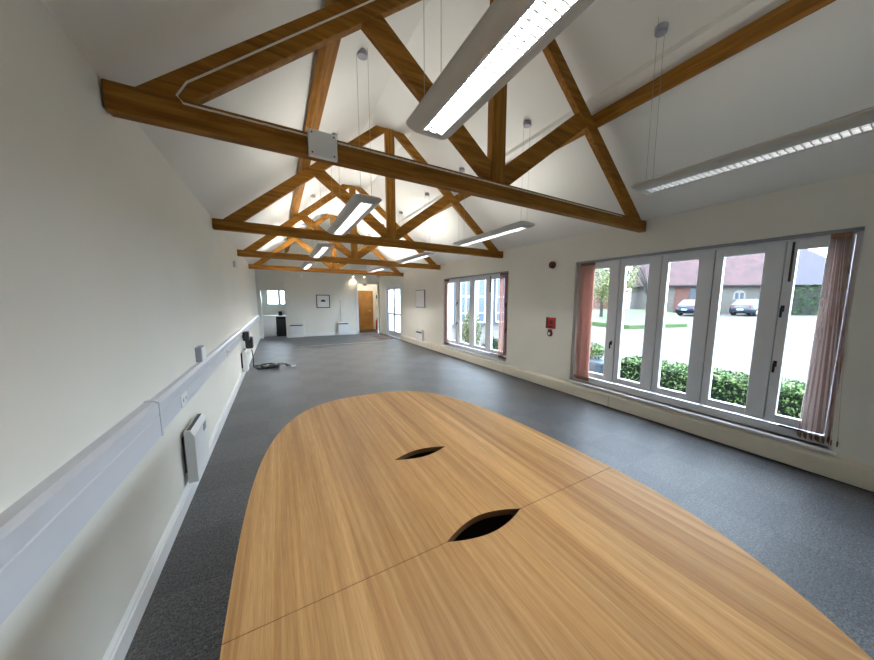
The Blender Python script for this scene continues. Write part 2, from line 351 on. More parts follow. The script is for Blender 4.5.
def window(n, y0, y1, divs, handed_first, blinds):
    root = bpy.data.objects.new('window_%d' % n, None); C.objects.link(root); root.location = (0, 0, 0); st(root, 'long white casement window of %d tall lights' % (len(divs)-1))
    x = W+.075
    b = MB(); b.box(x, y0, ZW0, x+.08, y0+.045, ZW1); b.box(x, y1-.045, ZW0, x+.08, y1, ZW1)
    b.box(x, y0+.045, ZW1-.045, x+.08, y1-.045, ZW1); b.box(x, y0+.045, ZW0, x+.08, y1-.045, ZW0+.085)
    for d in divs[1:-1]: b.box(x+.045, d-.02, ZW0+.085, x+.08, d+.02, ZW1-.045)
    b.obj('window_frame', 'upvc', root)
    b = MB(); b.box(W-.045, y0-.06, ZW0-.028, x, y1+.06, ZW0, .008); b.obj('window_sill', 'gloss', root)
    b = MB(); b.box(x+.085, y0-.03, ZW0-.08, x+.27, y1+.03, ZW0-.01); b.obj('outer_sill', 'render', root)
    for i, (a, c) in enumerate(zip(divs, divs[1:])):
        op = i == 0 or i == len(divs)-2
        casement(root, a, c, x-.012 if op else x-.004, (1 if n != 2 else -1) if i == 0 else (2 if n == 1 else -1), op)
    # stay on the nearest casement
    b = MB(); yy = divs[0]
    b.box(W+.045, divs[1]-.058, 1.76, W+.06, divs[1]-.042, 2.13); b.obj('restrictor', 'black', root)
    b = MB(); b.box(W+.03, divs[0]+.12, ZW0+.088, W+.058, divs[1]-.12, ZW0+.10, .002); b.obj('stay', 'iron', root)
    b = MB(); b.box(W+.02, y0+.005, ZW1-.03, W+.06, y1-.005, ZW1-.002); b.obj('blind_track', 'grey_pvc', root)
    return root
D1 = [0.545, 0.955, 1.514, 2.068, 2.62, 3.285]; D1[0] = .545
window(1, *WIN1, D1, 1, True)
window(2, *WIN2, [5.045, 5.745, 6.45, 7.15, 7.855], 1, True)
window(3, *WIN3_ADDED, [-2.855, -2.25, -1.65, -1.05, -.445], 1, False)  # unseen window behind the camera, added to light the table and left wall

def blind(y0, y1, n, ang, label, m_='blind', fan=0):
    root = thing('vertical_blind', label, 'blind', (W+.03, (y0+y1)/2, ZW0+.04), 'salmon vertical blinds drawn back beside the windows')
    for i in range(n):
        yb = yt = y = y0+(y1-y0)*(i+.5)/n-(y0+y1)/2; yt = yb*(1-fan)+fan*.075; a = ang+random.uniform(-.12, .12); hw = .0445
        m = MB(); dx, dy = math.sin(a)*hw, math.cos(a)*hw; rings = []
        H = ZW1-ZW0-.11
        for z in (0.04, H):
            ring = []; y = yb if z < 1 else yt
            for t in (-1, -.5, 0, .5, 1): ring.append((dx*t*1.0+.006*(1-t*t)*math.cos(a), y+dy*t, z))
            for t in (1, .5, 0, -.5, -1): ring.append((dx*t+.006*(1-t*t)*math.cos(a)+.0012, y+dy*t+.0005, z))
            rings.append(ring)
        y = yb; sl = m.loft(rings).obj('slat', m_, root)
        m = MB(); m.box(-.004, -.04, 0.002, .004, .04, .05); wgt = m.obj('bottom_weight', 'chain', sl)
        wgt.location = (0, y, 0); wgt.rotation_euler = (0, 0, -a)
        m = MB(); m.box(-.008, -.008, H-.002, .008, .008, H+.04); hg = m.obj('hanger', 'chain', sl); hg.location = (0, yt, 0)
    return root
blind(.45, .71, 7, 1.25, 'sheer salmon vertical blind bunched at the near end of the nearest long window', 'sheer', .55)
blind(3.0, 3.26, 9, .5, 'salmon vertical blind bunched at the far end of the nearest long window')
blind(5.03, 5.32, 9, .5, 'salmon vertical blind bunched at the near end of the farther window')
blind(7.62, 7.86, 8, .5, 'salmon vertical blind bunched at the far end of the farther window')

# glazed french door in the window wall
def door_leaf(root, y0, y1, x, midrail):
    b = MB(); z0, z1 = .03, 2.12
    b.box(x, y0, z0, x+.05, y0+.1, z1, .003); b.box(x, y1-.1, z0, x+.05, y1, z1, .003); b.box(x, y0+.1, z1-.1, x+.05, y1-.1, z1, .003); b.box(x, y0+.1, z0, x+.05, y1-.1, z0+.22, .003)
    b.box(x, y0+.1, .95, x+.05, y1-.1, 1.02)
    l = b.obj('door_leaf', 'upvc', root)
    b = MB(); b.box(x+.02, y0+.098, z0+.218, x+.026, y1-.098, z1-.098); b.obj('pane', 'glass', l)
    return l
dr = bpy.data.objects.new('door_1', None); C.objects.link(dr); st(dr, 'white glazed double door at the far end of the window wall')
b = MB(); b.box(W+.02, DOOR[0], 0, W+.12, DOOR[0]+.06, 2.2); b.box(W+.02, DOOR[1]-.06, 0, W+.12, DOOR[1], 2.2); b.box(W+.02, DOOR[0]+.06, 2.12, W+.12, DOOR[1]-.06, 2.2); b.box(W-.015, DOOR[0]-.06, 0, W+.02, DOOR[0]+.02, 2.26); b.box(W-.015, DOOR[1]-.02, 0, W+.02, DOOR[1]+.06, 2.26); b.box(W-.015, DOOR[0]-.06, 2.18, W+.02, DOOR[1]+.06, 2.26)
b.box(W, DOOR[0]+.0, -.1, W+.3, DOOR[1], .02)
b.obj('door_frame', 'upvc', dr)
mid = sum(DOOR)/2
l = door_leaf(dr, DOOR[0]+.065, mid-.002, W+.05, .9); l2 = door_leaf(dr, mid+.002, DOOR[1]-.065, W+.05, .9)
b = MB(); b.cyl((W+.05, mid-.05, 1.02), (W-.0, mid-.05, 1.02), .01); b.box(W-.012, mid-.16, 1.01, W+.002, mid-.04, 1.03, .003); b.obj('handle', 'iron', l)

# ------------------------------------------------------------------ rooms beyond the back wall
Y0 = YB+.15
b = MB(); b.box(-.1, Y0, -.12, 2.4, 17.2, 0); st(b.obj('floor_kitchen', 'carpet'))
b = MB(); b.box(-.25, Y0, 0, -.05, 17.2, 2.5); st(b.obj('wall_kitchen_left', 'wall'))
b = MB(); b.box(2.3, Y0, 0, 2.4, 17.2, 2.5); st(b.obj('wall_kitchen_right', 'wall'))
b = MB(); b.box(-.25, 17.2, 0, .25, 17.35, 2.5); b.box(1.75, 17.2, 0, 2.4, 17.35, 2.5); b.box(.25, 17.2, 0, 1.75, 17.35, 1.30); b.box(.25, 17.2, 2.25, 1.75, 17.35, 2.5); st(b.obj('wall_kitchen_back', 'wall'))
b = MB(); b.box(-.25, Y0, 2.5, 2.4, 17.35, 2.6); st(b.obj('ceiling_kitchen', 'ceil'))
portal(1.0, 17.4, 1.77, 1.5, .95, '-y')
wk = bpy.data.objects.new('window_4', None); C.objects.link(wk); st(wk, 'bright kitchen window seen through the left doorway')
b = MB(); b.box(.25, 17.24, 1.30, .31, 17.3, 2.25); b.box(1.69, 17.24, 1.30, 1.75, 17.3, 2.25); b.box(.31, 17.24, 2.19, 1.69, 17.3, 2.25); b.box(.31, 17.24, 1.30, 1.69, 17.3, 1.36); b.box(.72, 17.24, 1.36, .84, 17.3, 2.19); fo = b.obj('window_frame', 'upvc', wk)
b = MB(); b.box(.31, 17.265, 1.36, .72, 17.27, 2.19); b.box(.84, 17.265, 1.36, 1.69, 17.27, 2.19); b.obj('pane', 'glass', fo)
# kitchen door frame
b = MB(); b.box(KD[0], YB-.015, 0, KD[0]+.04, YB+.16, KD[2]); b.box(KD[1]-.03, YB-.015, 0, KD[1], YB+.16, KD[2]); b.box(KD[0]+.04, YB-.015, KD[2]-.04, KD[1]-.03, YB+.16, KD[2]); st(b.obj('trim_1', 'gloss'), 'white lining of the left doorway')
KY = 15.0
t = thing('kitchen_cupboard', 'white kitchen base cupboard through the left doorway, beside the black appliance', 'cupboard', (.22, KY, 0))
b = MB(); b.box(-.26, .02, .1, .36, .58, .84); b.box(-.26, .06, 0, .36, .58, .1); b.obj('body', 'enamel', t)
b = MB(); b.box(-.25, 0, .11, .05, .02, .83, .003); dd = b.obj('door', 'gloss', t); b = MB(); b.cyl((0, -.03, .6), (0, -.03, .74), .006); b.obj('handle', 'alu', dd)
b = MB(); b.box(.055, 0, .11, .35, .02, .83, .003); dd = b.obj('door', 'gloss', t); b = MB(); b.cyl((.1, -.03, .6), (.1, -.03, .74), .006); b.obj('handle', 'alu', dd)
t = thing('dishwasher', 'black under-counter appliance through the left doorway', 'appliance', (.9, KY, 0))
b = MB(); b.box(-.3, .02, .0, .4, .58, .84); b.obj('body', 'black', t)
b = MB(); b.box(-.3, 0, .08, .4, .02, .72, .004); b.obj('door', 'black', t); b = MB(); b.box(-.3, -.003, .73, .4, .02, .83, .003); b.obj('control_panel', 'iron', t)
b = MB(); b.box(-.045, KY-.03, .84, 1.32, KY+.62, .875, .004); tag(b.obj('worktop', 'worktop'), 'pale worktop over the kitchen cupboard and the black appliance', 'worktop')
t = thing('kettle', 'small dark kettle on the kitchen worktop beyond the left doorway', 'kettle', (.78, KY+.3, .875))
b = MB(); b.loft([[(math.cos(a*math.tau/14)*rr, math.sin(a*math.tau/14)*rr, z) for a in range(14)] for rr, z in ((.075, 0), (.08, .05), (.07, .15), (.05, .19))]); b.obj('body', 'iron', t, True)
b = MB(); b.tube([(.07, 0, .05), (.12, 0, .08), (.12, 0, .16), (.05, 0, .2)], .009); b.obj('handle', 'black', t)
b = MB(); b.cyl((-.06, 0, .12), (-.12, 0, .165), .018, .01); b.obj('spout', 'iron', t)
# lobby
b = MB(); b.box(3.3, Y0, -.12, 5.9, 16.6, 0); st(b.obj('floor_lobby', 'carpet'))
b = MB(); b.box(3.2, Y0, 0, 3.3, 16.6, 2.7); st(b.obj('wall_lobby_left', 'wall'))
b = MB(); b.box(5.9, Y0, 0, 6.0, 16.6, 2.7); st(b.obj('wall_lobby_right', 'wall'))
b = MB(); b.box(W+.01, Y0-.1, 0, 6.0, Y0, 2.7); st(b.obj('wall_lobby_front', 'wall'))
b = MB(); b.box(3.2, 16.5, 0, 6.0, 16.65, 2.7); st(b.obj('wall_lobby_back', 'wall'))
b = MB(); b.box(3.2, Y0, 2.7, 6.0, 16.65, 2.8); st(b.obj('ceiling_lobby', 'ceil'))
b = MB(); b.box(LD[0]-.07, YB-.02, 0, LD[0], YB, LD[2]+.02); b.box(LD[0], YB-.01, 0, LD[0]+.02, YB+.15, LD[2]); b.box(LD[0]+.02, YB-.01, LD[2]-.02, LD[1], YB+.15, LD[2]); st(b.obj('trim_2', 'gloss'), 'white lining of the right doorway')
dr2 = bpy.data.objects.new('door_2', None); C.objects.link(dr2); dr2.location = (4.24, 16.45, 0); st(dr2, 'varnished wooden door at the back of the lobby')
b = MB(); b.box(0, 0, 0, .80, .05, 2.0); b.obj('door_leaf', 'doorwood', dr2)
b = MB(); b.box(-.06, -.02, 0, 0, .05, 2.06); b.box(.80, -.02, 0, .86, .05, 2.06); b.box(0, -.02, 2.0, .80, .05, 2.06); b.obj('door_frame', 'doorwood', dr2)
b = MB(); b.cyl((.72, 0, 1.0), (.72, -.05, 1.0), .012); b.box(.61, -.06, .99, .73, -.045, 1.01, .003); b.obj('door_handle', 'alu', dr2)
l = bpy.data.lights.new('lobby_lamp', 'POINT'); l.energy = 40; l.color = (1, .92, .80); l.shadow_soft_size = .1
t = thing('ceiling_light', 'round warm ceiling light in the lobby beyond the right doorway', 'light', (4.5, 15.4, 2.7))
b = MB(); b.cyl((0, 0, -.06), (0, 0, 0), .14, .15, 20); b.obj('lamp_shade', emit('lit_lobby_globe', (1, .88, .68), 8), t)
lo = bpy.data.objects.new('lobby_lamp', l); C.objects.link(lo); lo.location = (4.5, 15.4, 2.55)
t = thing('exit_sign', 'small dark sign high above the wooden lobby door', 'sign', (4.72, 16.5, 2.42)); b = MB(); b.box(-.09, -.03, -.09, .09, 0, .09, .004); b.obj('plate', 'dred', t)
t = thing('noticeboard', 'pale noticeboard with dark notices on the lobby back wall', 'noticeboard', (5.52, 16.485, 1.55))
b = MB(); b.box(-.28, -.02, -.5, .28, 0, .45); b.obj('board', 'notice', t)
for i, (x, z, m) in enumerate(((-.15, .2, 'ink'), (.12, .22, 'whitep'), (.1, -.05, 'red'), (-.14, -.15, 'whitep'), (.13, -.33, 'ink'))):
    b = MB(); b.box(x-.09, -.025, z-.1, x+.09, -.021, z+.1); b.obj('notice', m, t)
t = thing('fire_extinguisher', 'red fire extinguisher standing just inside the lobby doorway', 'fire extinguisher', (5.25, 16.2, 0))
b = MB(); b.loft([[(math.cos(a*math.tau/16)*rr, math.sin(a*math.tau/16)*rr, z) for a in range(16)] for rr, z in ((.085, 0), (.09, .02), (.09, .46), (.07, .52), (.03, .55), (.03, .58))]); b.obj('cylinder', 'red', t, True)
b = MB(); b.box(-.02, -.06, .58, .02, .05, .6); b.box(-.015, -.08, .62, .015, .03, .635); b.cyl((0, 0, .57), (0, 0, .63), .018); b.obj('valve', 'black', t)
b = MB(); b.tube([(.03, 0, .6), (.1, 0, .56), (.11, 0, .4), (.1, 0, .25)], .011); b.obj('hose', 'black', t)

# ------------------------------------------------------------------ roof trusses
TY = [2.255, 5.172, 8.063, 11.104]; TT = .085; ZT, ZB = 2.602, 2.468
def member(p0, p1, depth, y0, y1, cut0=None, cut1=None):
    """timber in the truss plane; p0/p1 are the ends of its lower edge, depth measured to the left of p0->p1"""
    d = Vector((p1[0]-p0[0], p1[1]-p0[1])).normalized(); n = Vector((-d.y, d.x))
    a, b_ = Vector(p0), Vector(p1)
    pts = [a, b_, b_+n*depth, a+n*depth]
    if cut0: pts[3] = Vector(cut0)
    if cut1: pts[2] = Vector(cut1)
    return [tuple(v) for v in pts]
def build_truss(label):
    t = thing('roof_truss', label, 'roof truss', (0, 0, 0), 'oak roof trusses')
    h = .0035
    def part(name, pts, m, y0=0, y1=TT):
        b = MB(); b.prism(pts, 'y', y0, y1)
        bmesh.ops.bevel(b.bm, geom=list(b.bm.edges), offset=.004, segments=1, affect='EDGES'); return b.obj(name, m, t)
    part('tie_beam', [(0.01, ZB), (W-.01, ZB), (W-.01, ZT), (0.01, ZT)], 'beam_x')
    ro = lambda uu: 2.50+SL*uu          # outer (upper) edge of a rafter, uu = distance from the wall
    vd = .185                            # vertical depth of the rafter
    A = [(.12, ZT+.001), (.12+vd/SL, ZT+.001), (2.355, ro(2.355)-vd), (2.355, ZR-.02), (2.20, ZR-.02)]
    part('principal_rafter', A, 'beam_x', .008, TT-.008)
    part('principal_rafter', [(W-x, z) for x, z in A], 'beam_x', .008, TT-.008)
    c = W/2-.008
    part('king_post', [(c-.075, ZT+.001), (c+.075, ZT+.001), (c+.075, ZR-.015), (c-.075, ZR-.015)], 'beam_z', .004, TT-.004)
    # struts from the foot of the king post up to the middle of each rafter
    lo = lambda uu: ro(uu)-vd
    B = [(c+.077, ZT+.005), (c+.14, ZT+.005), (3.585, lo(W-3.585)-.003), (3.455, lo(W-3.455)-.003), (c+.077, ZT+.155)]
    part('strut', B, 'beam_x', .012, TT-.012)
    part('strut', [(2*c-x, z) for x, z in B], 'beam_x', .012, TT-.012)
    return t
labels = ['nearest oak roof truss, its tie beam carrying the white junction box', 'second oak roof truss from the camera, just behind the second pair of strip lights',
          'third oak roof truss from the camera, in front of the farthest truss', 'farthest oak roof truss, close to the back wall']
t0 = build_truss(labels[0]); t0.location = (0, TY[0], 0)
for y, lb in zip(TY[1:], labels[1:]):
    c = copy_tree(t0); c.location = (0, y, 0); c['label'] = lb
# purlins on the rafters, with a white packing strip above
for side, lb in ((0, 'long oak purlin under the left ceiling slope'), (1, 'long oak purlin under the right ceiling slope')):
    fx = (lambda x: x) if side == 0 else (lambda x: W-x)
    z = lambda uu, o: 2.50+SL*uu+o
    prof = [(1.105, z(1.105, .004)), (1.205, z(1.205, .004)), (1.205-.052, z(1.205-.052, .004)+.062), (1.105-.052, z(1.105-.052, .004)+.062)]
    b = MB(); b.prism([(fx(x), zz) for x, zz in prof], 'y', YF, YB-.001); pu = tag(b.obj('purlin', 'beam_y'), lb, 'purlin', 'oak purlins')
    if side == 0: continue
    prof = [(1.11, z(1.11, .068)), (1.25, z(1.25, .068)), (1.25, z(1.25, .117)), (1.11, z(1.11, .117))]
    b = MB(); b.prism([(fx(x), zz) for x, zz in prof], 'y', YF, YB-.001); b.obj('packing_strip', 'ceil', pu)
# white box and cable clipped to the nearest truss
t = thing('junction_box', 'square white box fixed to the nearest tie beam', 'junction box', (.985, TY[0], 2.53))
b = MB(); b.box(-.085, -.035, -.075, .085, 0, .082, .004); b.obj('lid', 'whitep', t)
for x, z in ((-.065, -.055), (.065, -.055), (-.065, .062), (.065, .062)): b = MB(); b.cyl((x, -.038, z), (x, -.034, z), .005); b.obj('screw', 'grille', t)
cz = ZT-.022
pts = [(.62, TY[0]+.004, 2.50+SL*.62-.085)] + [(x, TY[0]+.004, 2.50+SL*x-.085) for x in (.5, .4, .33)] + [(.285, TY[0]-.0, ZT+.01), (.31, TY[0]-.004, cz)]
pts = [(2.0-i*.2, TY[0]+.004, 2.50+SL*(2.0-i*.2)-.085) for i in range(7)] + pts
b = MB(); b.tube(pts, .0052); [b.tube([(.31+i*.1185, TY[0]-.004, cz), (.31+(i+1)*.1185, TY[0]-.004, cz-.002)], .0052) for i in range(5)]
tag(b.obj('cable', 'cable'), 'thin white cable running down the nearest left rafter to the white box', 'cable')
b = MB(); b.tube([(1.08, TY[0]-.004, cz), (2.9, TY[0]-.004, cz), (4.3, TY[0]-.004, cz)], .0052)
n = 0
for i in range(60): b.box(1.1+i*.053, TY[0]-.009, cz-.006, 1.108+i*.053, TY[0], cz+.006)
tag(b.obj('cable', 'cable'), 'thin white cable clipped along the nearest tie beam right of the white box', 'cable')

# ------------------------------------------------------------------ suspended lights
def rrect(hx, hy, rad, z, n=5):
    pts = []
    for cx, cy, a0 in ((hx-rad, hy-rad, 0), (-hx+rad, hy-rad, 90), (-hx+rad, -hy+rad, 180), (hx-rad, -hy+rad, 270)):
        for i in range(n+1):
            a = math.radians(a0+90*i/n); pts.append((cx+rad*math.cos(a), cy+rad*math.sin(a), z))
    return pts
HL = .93
def build_lamp(x, y, label, k=0, hl=HL, weak=False):
    zc = 2.50
    t = thing('pendant_light', label, 'light', (x, y, zc), 'suspended fluorescent lights')
    b = MB()
    b.loft([rrect(.055, hl-.10, .008, .052), rrect(.062, hl-.085, .01, .0), rrect(.072, hl-.075, .02, -.001), rrect(.108, hl-.03, .04, .012), rrect(.138, hl-.004, .055, .036), rrect(.140, hl, .055, .046), rrect(.13, hl-.01, .05, .054), rrect(.07, hl-.06, .03, .075)], True, True)
    b.obj('housing', 'lamp_body', t, True)
    b = MB(); b.box(-.018, -hl+.12, .024, .018, hl-.12, .046); b.obj('tube', 'tube_weak' if weak else 'tube%d' % k, t)
    b = MB()
    n = int((2*hl-.2)/.036)
    for i in range(n+1):
        yy = -hl+.1+i*(2*hl-.2)/n
        b.prism([(-.056, .024), (.056, .024), (.056, .0), (.03, .006), (0, .001), (-.03, .006), (-.056, .0)], 'y', yy-.0028, yy+.0028)
    for s_ in (-1, 1): b.prism([(s_*.0165, .024), (s_*.0215, .024), (s_*.0215, .003), (s_*.0165, .003)], 'y', -hl+.1, hl-.1)
    for s_ in (-1, 1): b.prism([(s_*.0555, .05), (s_*.058, .0505), (s_*.0605, .001), (s_*.054, .001)], 'y', -hl+.1, hl-.1)
    b.obj('louvre', 'louvre', t)
    b = MB(); b.box(-.05, -hl+.15, .0755, .05, hl-.15, .08); b.obj('uplight', 'tube_weak' if weak else 'up%d' % k, t)
    for yy in (-hl+.10, hl-.10):
        u_ = x if x < W/2 else W-x
        for s_ in (-.052, .052):
            zt = min(ZE+SL*(u_+(s_ if x < W/2 else -s_)), ZR)-zc
            b = MB(); b.cyl((s_, yy, .07), (s_, yy, zt-.002), .0016, n=6); b.obj('suspension_wire', 'wire', t)
        zt = min(ZE+SL*u_, ZR)-zc
        b = MB(); b.cyl((0, yy, zt-.055), (0, yy, zt-.01), .045, .05, 16); b.obj('ceiling_rose', 'grey_pvc', t)
    return t
XL, XR = 1.492, 3.48
ys = [(.84, 'nearest bright'), (4.0, 'second'), (6.9, 'third'), (9.9, 'farthest')]
for k, (y, nm) in enumerate(ys): build_lamp(XL, y, '%s suspended strip light in the left row under the rafters' % nm, k)
for k, (y, nm) in enumerate((( .62, 'nearest dim'), (3.85, 'second'), (6.8, 'third'), (9.85, 'farthest'))):
    build_lamp(XR, y, '%s suspended strip light in the right row near the windows' % nm, k, .88 if k else 1.0, k == 0)

# ------------------------------------------------------------------ left wall fittings
t = thing('dado_trunking', 'white plastic cable trunking running along the left wall', 'trunking', (0, 0, .765))
b = MB(); b.prism([(0, 0), (.058, 0), (.058, .118), (.054, .122), (.058, .126), (.058, .19), (.04, .205), (0, .205)], 'y', YF+.01, 2.33); b.obj('casing', 'pvc', t)
b = MB(); b.prism([(0, .005), (.05, .005), (.05, .115), (.047, .118), (.05, .121), (.05, .175), (.03, .195), (0, .195)], 'y', 2.345, YB-.16); b.obj('casing', 'pvc', t)
b = MB(); b.prism([(0, -.004), (.062, -.004), (.062, .195), (.04, .21), (0, .21)], 'y', 2.32, 2.35); b.obj('joint_cover', 'pvc', t)
for y in (2.86, 5.2, 6.6): b = MB(); b.box(.045, y-.075, .018, .058, y+.075, .108, .003); o = b.obj('socket_plate', 'whitep', t); b = MB(); [b.box(.057, y+d-.012, .05, .0595, y+d+.012, .075) for d in (-.035, .035)]; b.obj('switch', 'grey_pvc', o)
t = thing('wall_socket', 'grey-sided white socket box on the left wall just above the trunking', 'socket', (0, 3.70, .97))
b = MB(); b.box(0, -.09, 0, .045, .08, .135, .006); b.obj('box', 'grey_pvc', t); b = MB(); b.box(.045, -.085, .005, .052, .075, .13, .003); b.obj('face_plate', 'whitep', t)
def convector(name, loc, L, label, m='enamel', rz=0, H=.42, D=.07, gap=.03, group='white electric wall heaters', z0=.13, front=False):
    t = thing(name, label, 'heater', loc, group, rz)
    # local frame: x out of the wall, y along it
    b = MB(); b.prism([(gap, z0), (gap+D, z0), (gap+D, z0+H-.045), (gap+D-.02, z0+H), (gap, z0+H)], 'y', -L/2, L/2); b.obj('casing', m, t)
    b = MB(); b.box(gap+.012, -L/2+.03, z0+H, gap+D-.022, L/2-.03, z0+H+.003); b.obj('top_grille', 'grille', t)
    for y in (-L/2+.08, L/2-.08): b = MB(); b.box(0, y-.02, z0+.06, gap+.002, y+.02, z0+H-.06); b.obj('bracket', 'grille', t)
    if front: b = MB(); b.box(gap+D-.001, -L/2+.02, z0+H-.10, gap+D+.003, L/2-.02, z0+H-.048); b.obj('front_grille', 'grille', t)
    else: b = MB(); b.box(gap+D-.001, L/2-.13, z0+H-.12, gap+D+.004, L/2-.04, z0+H-.06, .002); b.obj('thermostat', 'grey_pvc', t)
    return t
convector('panel_heater', (0, 3.10, 0), .44, 'nearest white panel heater on the left wall below the trunking', z0=.165, H=.405, D=.058, gap=.026)
convector('panel_heater', (0, 7.40, 0), .36, 'farther white panel heater on the left wall near the black cables')
convector('panel_heater', (1.31, YB-.14, 0), .5, 'white heater on the back wall beside the left doorway', rz=-math.pi/2, H=.45, front=True)
convector('panel_heater', (3.18, YB-.001, 0), .46, 'white heater on the back wall left of the right doorway', rz=-math.pi/2, H=.45, front=True)
convector('panel_heater', (W, 9.5, 0), .5, 'white heater on the window wall beneath the white panel', rz=math.pi, H=.36, z0=.205, front=True)
b = MB(); b.cyl((1.60, YB-.03, .125), (1.60, YB-.03, .75), .014); tag(b.obj('pipe', 'gloss'), 'short white upright pipe on the back wall beside the left heater', 'pipe')
t = thing('motion_sensor', 'small white sensor high on the left wall before the far trusses', 'sensor', (0, 7.27, 2.22))
b = MB(); b.box(0, -.05, -.06, .045, .05, .06, .012); b.obj('casing', 'pvc', t); b = MB(); b.sph((.05, 0, -.015), .018, .04, .04); b.obj('lens', 'whitep', t, True)
# black adapters and cables
t = thing('power_adapter', 'black power adapter plugged into the trunking near the floor cables', 'adapter', (.062, 7.30, .80), 'black adapters on the trunking')
b = MB(); b.box(0, -.10, -.06, .10, .10, .12, .02); b.obj('body', 'black', t); b = MB(); b.box(-.011, -.03, .0, .0, .03, .05); b.obj('plug', 'black', t)
t = thing('power_adapter', 'lower black power adapter hanging below the trunking', 'adapter', (.062, 7.70, .63), 'black adapters on the trunking')
b = MB(); b.box(.0, -.10, -.10, .13, .13, .14, .025); b.obj('body', 'black', t); b = MB(); b.tube([(.06, -.08, .1), (.06, -.13, .17), (.03, -.2, .15)], .01); b.obj('lead', 'black', t)
b = MB()
def blob(cx, cy, n, R_, z1, rad=.007):
    ph = random.uniform(0, 6)
    pts = []
    for i in range(n*14):
        a = i/14*math.tau+ph; rr = R_*(.6+.35*math.sin(a*.37+ph)); pts.append((cx+rr*math.cos(a)*1.4, cy+rr*.8*math.sin(a), rad+abs(math.sin(a*.53+ph))*z1))
    return pts
b.tube([(.16, 7.70, .50), (.17, 7.76, .3), (.16, 7.85, .1), (.22, 7.95, .012), (.35, 8.0, .012)], .01)
for cx, cy, n, R_ in ((.26, 8.0, 3, .09), (.42, 8.12, 4, .11), (.50, 7.95, 5, .12), (.64, 8.05, 3, .08), (.78, 8.0, 2, .06)): b.tube(blob(cx, cy, n, R_, .075, .009), .009, 5)
for cx, cy in ((.33, 8.06), (.52, 8.02), (.60, 8.12)): b.box(cx-.06, cy-.04, .01, cx+.05, cy+.03, .07, .012)
tag(b.obj('cable_coil', 'black'), 'tangled pile of black cables on the carpet by the left wall', 'cables')
b = MB(); b.box(.88, 7.93, 0, .98, 8.0, .035, .006); tag(b.obj('plug', 'whitep'), 'white plug ends lying in the pile of black cables', 'plug')
# floor strip
b = MB(); b.box(1.25, 11.32, 0, 4.3, 11.36, .006, rot=Matrix.Rotation(.03, 3, 'Z')); tag(b.obj('threshold_strip', 'alu'), 'thin bright metal strip across the carpet before the back wall', 'floor strip')
b = MB(); b.box(4.15, 12.0, 0, 4.80, 13.1, .014, .004); tag(b.obj('doormat', 'mat'), 'dark brown doormat on the carpet inside the glazed door', 'doormat')

# ------------------------------------------------------------------ right and back wall fittings
t = thing('fire_sounder', 'round dark red fire alarm sounder high on the window wall', 'alarm', (W, 3.80, 2.19))
b = MB(); b.cyl((0, 0, 0), (-.05, 0, 0), .062, .058, 24); b.obj('base', 'dred', t, False); b = MB(); b.cyl((-.05, 0, 0), (-.075, 0, 0), .045, .03, 24); b.obj('horn', 'dred', t)
t = thing('fire_notice', 'red fire action notice on the window wall above the round call point', 'notice', (W, 3.79, 1.175))
b = MB(); b.box(-.012, -.105, -.10, 0, .105, .10, .003); pn = b.obj('plate', 'red', t)
b = MB(); b.box(-.02, .072, -.10, -.0, .108, .10, .002); b.obj('side_edge', 'dred', t)
b = MB(); b.box(-.014, -.05, -.02, -.0125, .03, .05); b.box(-.014, -.05, -.08, -.0125, .05, -.05); b.obj('symbol', 'dred', pn)
t = thing('call_point', 'round-faced dark red break glass call point below the red notice', 'call point', (W, 3.80, .985))
b = MB(); b.cyl((0, 0, 0), (-.03, 0, 0), .055, .048, 24); b.box(-.028, -.04, .03, 0, .04, .075, .004); b.obj('body', 'dred', t); b = MB(); b.cyl((-.03, 0, 0), (-.034, 0, 0), .026, n=18); b.obj('glass_disc', 'whitep', t)
t = thing('wall_panel', 'white framed panel on the window wall beyond the farther window', 'panel', (W, 9.53, 1.62))
b = MB(); b.box(-.035, -.36, -.30, 0, .36, .30, .004); b.obj('frame', 'grey_pvc', t); b = MB(); b.box(-.04, -.33, -.27, -.034, .33, .27); b.obj('board', 'whitep', t)
t = thing('framed_picture', 'small drawing in a square black frame on the back wall', 'picture', (2.40, YB, 1.50))
b = MB()
for a in ((-.27, -.28, -.24, .28), (.24, -.28, .27, .28)): b.box(a[0], -.03, a[1], a[2], 0, a[3])
b.box(-.24, -.03, -.28, .24, 0, -.25); b.box(-.24, -.03, .25, .24, 0, .28); b.obj('frame', 'iron', t)
b = MB(); b.box(-.24, -.015, -.25, .24, -.002, .25); b.obj('mount', 'whitep', t)
b = MB(); b.box(-.09, -.018, -.02, .09, -.015, .05); b.prism([(-.05, .05), (.0, .09), (.05, .05)], 'y', -.018, -.015); b.obj('drawing', 'ink', t)
t = thing('smoke_detector', 'small white round detector on the back wall under the farthest tie beam', 'detector', (1.56, YB, 2.56)); b = MB(); b.cyl((0, 0, 0), (0, -.06, 0), .09, .07, 20); b.obj('body', 'whitep', t)
b = MB(); b.box(3.095, YB-.012, .58, 3.11, YB, 1.55); tag(b.obj('conduit', 'grey_pvc'), 'thin grey conduit rising from the right heater on the back wall', 'conduit')
